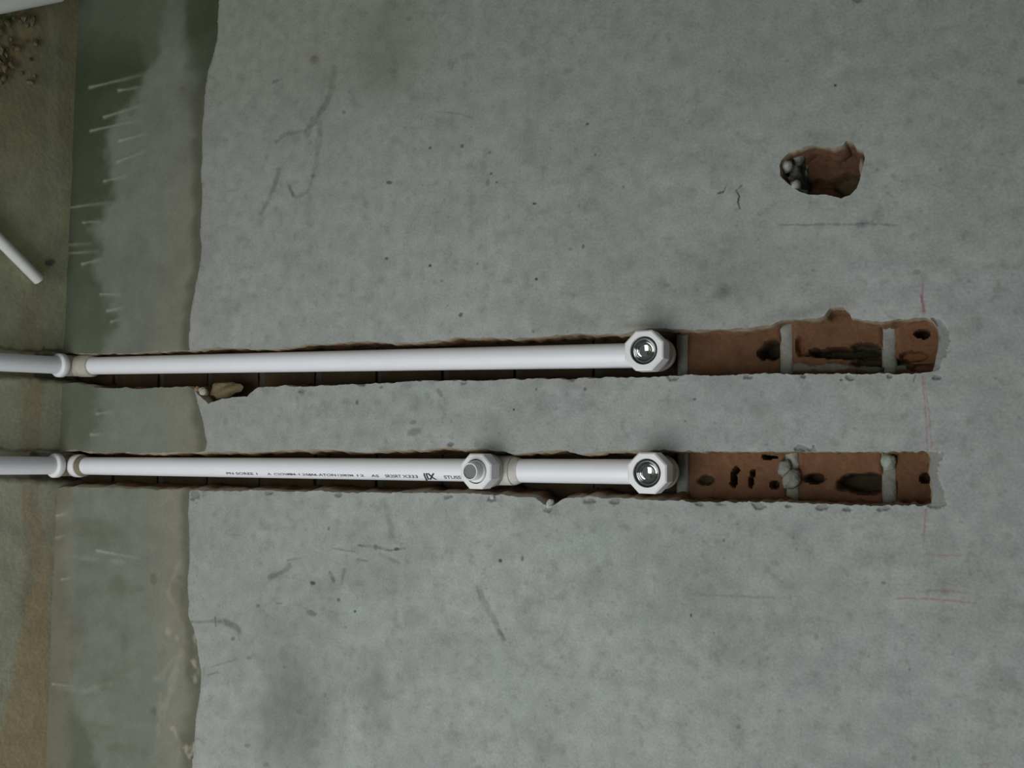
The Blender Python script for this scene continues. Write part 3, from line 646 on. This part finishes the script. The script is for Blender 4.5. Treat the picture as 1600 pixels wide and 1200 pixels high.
def outlet(parent_thing, loc, c, along, af, face, is_tee, rot=0.0):
    a = along.normalized()                             # up the wall
    s0 = -.0245
    parts = []
    if is_tee:
        body = lathe('body', [(R, -.0265), (RS-.001, -.0265), (RS, -.0250), (RS, .0215), (RS-.0016, .0222), (RS-.0016, .0230), (RS-.0004, .0236), (R+.0004, .0305), (R, .0305)], c, a, FITTING, 48)
    else:
        body = lathe('body', [(R, s0), (RS-.001, s0), (RS, s0+.0015), (RS, -.004), (RS+.0012, .0)]+[((RS+.0012)*math.cos(t), (RS+.0012)*math.sin(t)) for t in np.linspace(.12, math.pi/2-.001, 10)]+[(0, RS+.0012)], c, a, FITTING, 48)
    neck = lathe('neck', [(0, -.002), (RS+.0006, -.002), (RS+.0006, .012), (RS+.0018, .014), (RS+.0018, face-.0205), (RS-.001, face-.0205), (RS-.001, face-.012)], c, OUT, FITTING, 48)
    bodyo = child('tee_body' if is_tee else 'elbow_body', join_meshes('fitting', [body, neck], BEIGE), parent_thing, loc)
    rb = .0140*af/.0395
    col = octagon('collar', c, af, face-.019, face, rb, FITTING)
    # ring-shaped face and the bore wall
    n = 48; bm = bmesh.new(); rc = af/2/math.cos(math.pi/8)-.0012*1.3
    oc = []; ic = []; dc = []
    for k in range(n):
        t = 2*math.pi*k/n; seg = ((t) % (math.pi/4))-math.pi/8; ro = rc*math.cos(math.pi/8)/math.cos(seg)
        tt = t+math.pi/8
        ro = rc*math.cos(math.pi/8)/math.cos(((tt+math.pi/8) % (math.pi/4))-math.pi/8)
        oc.append(bm.verts.new(Vector((math.cos(tt)*ro, 0, math.sin(tt)*ro))+c+OUT*face))
        ic.append(bm.verts.new(Vector((math.cos(tt)*rb, 0, math.sin(tt)*rb))+c+OUT*face))
        dc.append(bm.verts.new(Vector((math.cos(tt)*rb, 0, math.sin(tt)*rb))+c+OUT*(face-.010)))
    for k in range(n):
        j = (k+1) % n; bm.faces.new((oc[k], oc[j], ic[j], ic[k])); bm.faces.new((ic[k], ic[j], dc[j], dc[k]))
    bmesh.ops.recalc_face_normals(bm, faces=bm.faces)
    fm = bpy.data.meshes.new('face'); bm.to_mesh(fm); bm.free()
    bm = bmesh.new(); bm.from_mesh(col); bm.from_mesh(fm); me = bpy.data.meshes.new('collar'); bm.to_mesh(me); bm.free(); me.materials.append(FITTING)
    coll = child('octagonal_collar', me, bodyo, loc)
    child('gap_ring', lathe('gap_ring', [(rb, face-.006), (rb, face-.0035), (rb-.0026, face-.0035), (rb-.0026, face-.008)], c, OUT, GAP, 48), bodyo, loc, 'dark ring round the outlet bore')
    if not is_tee:
        rr = rb-.0020
        prof = [(rr, face-.006), (rr, face-.0016), (rr-.0009, face-.0008), (rr-.0016, face-.0016)]
        for t in np.linspace(0.12, math.pi/2, 12): prof.append(((rr-.0017)*math.cos(t) if t < 1.57 else 0, face-.002-.0085*math.sin(t)))
        child('threaded_insert', lathe('threaded_insert', prof, c, OUT, CHROME, 64, ang=80), bodyo, loc, 'shiny plated metal insert')
    else:
        ra = rb-.0012
        child('test_plug', lathe('test_plug', [(ra, face-.006), (ra, face-.0005), (ra-.0006, face+.0004), (ra-.0022, face+.0010), (.0092, face+.0105), (.0086, face+.0115), (.0076, face+.0115), (.0074, face+.0105)], c, OUT, FITTING, 48), bodyo, loc, 'white plug standing proud of the collar')
        child('plug_core', lathe('plug_core', [(.0075, face+.0100), (.0075, face+.0104), (0, face+.0104)], c, OUT, GREY, 8, off=.2), bodyo, loc, 'dull grey end of the plug')
    return bodyo
def corner_elbow(parent, loc, e, a, d, dusty):
    """elbow at the foot: a = up the wall, d = out over the floor"""
    rr = .0152
    ball = lathe('b', [(0, -rr)]+[(rr*math.cos(t), rr*math.sin(t)) for t in np.linspace(-1.5, 1.5, 13)]+[(0, rr)], e, a, dusty, 40)
    legv = lathe('v', [(rr-.0005, 0), (rr, .010), (rr, .016)], e, a, dusty, 40)
    legh = lathe('h', [(rr-.0005, 0), (rr, .010), (rr, .020)], e, d, dusty, 40, hint=Vector((0, 0, 1)))
    eb = child('floor_elbow', join_meshes('floor_elbow', [ball, legv, legh], dusty), parent, loc)
    return eb, rr
def rim(name, e, ax, r0, t0, t1, mat, hint=Vector((1, 0, 0))):
    return lathe(name, [(R, t0), (r0-.0006, t0), (r0, t0+.0008), (r0, t1-.0025), (r0-.0010, t1-.0010), (R+.0008, t1), (R, t1)], e, ax, mat, 40, hint=hint)

# upper pipe
loc = Vector((upE.x, upE.y, 0))
up = thing('water_pipe', 'white plastic pipe in the upper chase, ending in one open chrome-lined outlet', 'pipe', loc, group='white pipes in the wall chases')
aU = (upB-upA).normalized()
child('riser_tube', tube('riser_tube', upE+aU*.02, upB-aU*.012, R, WHITE), up, loc)
child('floor_tube', tube('floor_tube', upE+upDir*.015, upE+upDir*.9, R, WHITE), up, loc)
FACE = 0.043
cU = at(1029, 554, AY)
outlet(up, loc, cU, aU, .0380, FACE, False)
eb, rr = corner_elbow(up, loc, upE, aU, upDir, DUSTY)
child('socket_rim', rim('socket_rim', upE, upDir, .0172, .019, .029, FITTING, Vector((0, 0, 1))), eb, loc)
child('socket_rim', rim('socket_rim', upE, aU, .0160, .015, .042, DUSTY), eb, loc)
# lower pipe
loc2 = Vector((loE.x, loE.y, 0))
lw = thing('water_pipe', 'white plastic pipe with black print in the lower chase, carrying a plugged tee', 'pipe', loc2, group='white pipes in the wall chases')
aL = (loB-loA).normalized()
cT = at(775, 735, AY); cL = at(1034, 737.5, AY)
child('riser_tube', tube('riser_tube', loE+aL*.02, cT-aL*.01, R, WHITE), lw, loc2)
child('linking_tube', tube('linking_tube', cT+aL*.012, cL-aL*.012, R, WHITE), lw, loc2)
child('floor_tube', tube('floor_tube', loE+loDir*.015, loE+loDir*.9, R, WHITE), lw, loc2)
outlet(lw, loc2, cL, aL, .0382, FACE, False)
outlet(lw, loc2, cT, aL, .0362, FACE, True)
eb, rr = corner_elbow(lw, loc2, loE, aL, loDir, DIRT)
child('socket_rim', rim('socket_rim', loE, loDir, .0172, .019, .029, FITTING, Vector((0, 0, 1))), eb, loc2)
child('socket_rim', rim('socket_rim', loE, aL, .0165, .014, .026, FITTING), eb, loc2)
child('mud_ring', rim('mud_ring', loE, aL, .0150, .026, .036, DIRT), eb, loc2, 'brown mud smeared round the tube')
# print on the lower pipe
def wrapped(txt, px0, px1, ang, h, mat):
    cu = bpy.data.curves.new('t', 'FONT'); cu.body = txt; cu.size = 1; cu.offset = 0.035 if mat is INK else 0.012; to = bpy.data.objects.new('t', cu); C.objects.link(to)
    me = bpy.data.meshes.new_from_object(to); bpy.data.objects.remove(to); bpy.data.curves.remove(cu)
    bm = bmesh.new(); bm.from_mesh(me); bmesh.ops.triangulate(bm, faces=bm.faces)
    bmesh.ops.subdivide_edges(bm, edges=bm.edges, cuts=2, use_grid_fill=True)
    P = np.array([v.co[:] for v in bm.verts]); Fs = [[v.index for v in f.verts] for f in bm.faces]; bm.free(); bpy.data.meshes.remove(me)
    z0 = at(px0, 735, AY-R).z; z1 = at(px1, 735, AY-R).z
    u = (P[:, 0]-P[:, 0].min())/(P[:, 0].max()-P[:, 0].min()); vv = (P[:, 1]-.36)/.72*h
    a, e1, e2 = frame(aL, Vector((1, 0, 0)))
    V = []
    for uu, v_ in zip(u, vv):
        base = drop_to(loE+aL*.02, cT-aL*.01, z0+(z1-z0)*uu); th = ang-v_/R
        rad = Vector((math.sin(th), -math.cos(th), 0)); V.append(base+rad*(R+.0003))
    return V, Fs, mat
def print_part(items, mat, name, label):
    V, Fs = [], []
    for it in items:
        v, f, _ = wrapped(*it, mat); s = len(V); V += v; Fs += [[i+s for i in q] for q in f]
    child(name, mesh(name, V, Fs, mat), riser, loc2, label)
riser = [o for o in lw.children if o.name.startswith('riser_tube')][0]
A1 = .60
print_part([('JIX', 659, 679, A1+.03, .0085)], INK, 'bold_print', 'bold black letters on the tube')
for it_ in [('PN SOREE 1', 352, 400, A1, .0034), ('A  C2OWE', 416, 455, A1, .0030), ('AM-1.25 A', 446, 490, A1, .0030), ('& 4-ATON', 480, 523, A1+.01, .0034), ('12083M', 526, 550, A1+.02, .0030), ('12', 556, 567, A1+.02, .0030), ('AS', 578, 590, A1+.03, .0034), ('SR2SRT', 600, 625, A1+.03, .0040), ('X333', 627, 651, A1+.04, .0040), ('STUSSER', 692, 730, A1+.05, .0042)]:
    print_part([it_], INK2, 'printed_word', None)

# ------------------------------------------------------------------ loose things on the floor
e0 = on_floor(61, 438, .009); e1 = on_floor(0, 376, .009)
d = (e1-e0).normalized(); L_ = .16; rc = .0078
loc3 = Vector((e0.x, e0.y, 0))
cond = lathe('conduit_offcut', [(rc*.8, .02), (rc*.8, .0003), (rc*.97, 0), (rc, .0006), (rc, L_), (rc*.8, L_), (rc*.8, L_-.02)], (e0.x, e0.y, rc+.0012), (d.x, d.y, 0), PVC, 32, hint=Vector((0, 0, 1)))
o = child('conduit_offcut', cond, None, loc3); o.location = loc3
o['label'] = 'thin white plastic conduit lying slantwise on the floor above the pipes'; o['category'] = 'conduit'
p0 = on_floor(-40, 9, .016); p1 = on_floor(92, -16, .016); dd = (p1-p0).normalized()
rb_ = .016
cen_ = Vector((p0.x, p0.y, rb_+.001)); 
sp = lathe('pipe_offcut', [(rb_*.85, .02), (rb_*.85, .0003), (rb_, 0), (rb_, .6), (rb_*.85, .6), (rb_*.85, .58)], cen_+Vector((dd.x, dd.y, 0)).normalized()*.135, (-dd.x, -dd.y, 0), GLOSSWHITE, 40, hint=Vector((0, 0, 1)))
o = child('pipe_offcut', sp, None, cen_); o.location = cen_
o['label'] = 'bright white plastic pipe on the floor in the corner of the frame, beside the rubble'; o['category'] = 'pipe'
# crumbs of rubble: nobody could count them
V, Fs, Tn = [], [], []
for k in range(110):
    px_, py_ = random.uniform(-60, 55), random.uniform(22, 135)
    if px_ > 20 and random.random() < .5: continue
    g = on_floor(px_, py_); s_ = random.uniform(.002, .0055)
    m = lump_mesh('r', (g.x, g.y, s_*.5), (s_*random.uniform(.7, 1.6), s_*random.uniform(.7, 1.3), s_*.8), MORTAR, (0, 0, 0), 900+k, sub=1)
    c_ = random.choice([(.13, .10, .045), (.17, .13, .07), (.08, .07, .035), (.15, .14, .09)])
    s0 = len(V); V += [v.co[:] for v in m.vertices]; Fs += [[i+s0 for i in p.vertices] for p in m.polygons]; Tn += [c_]*len(m.vertices); bpy.data.meshes.remove(m)
link('rubble', mesh('rubble', V, Fs, MORTAR, np.array(Tn), smooth_angle=40), kind='stuff', label='brown rubble crumbs scattered on the floor beside the white pipe offcut', category='rubble')
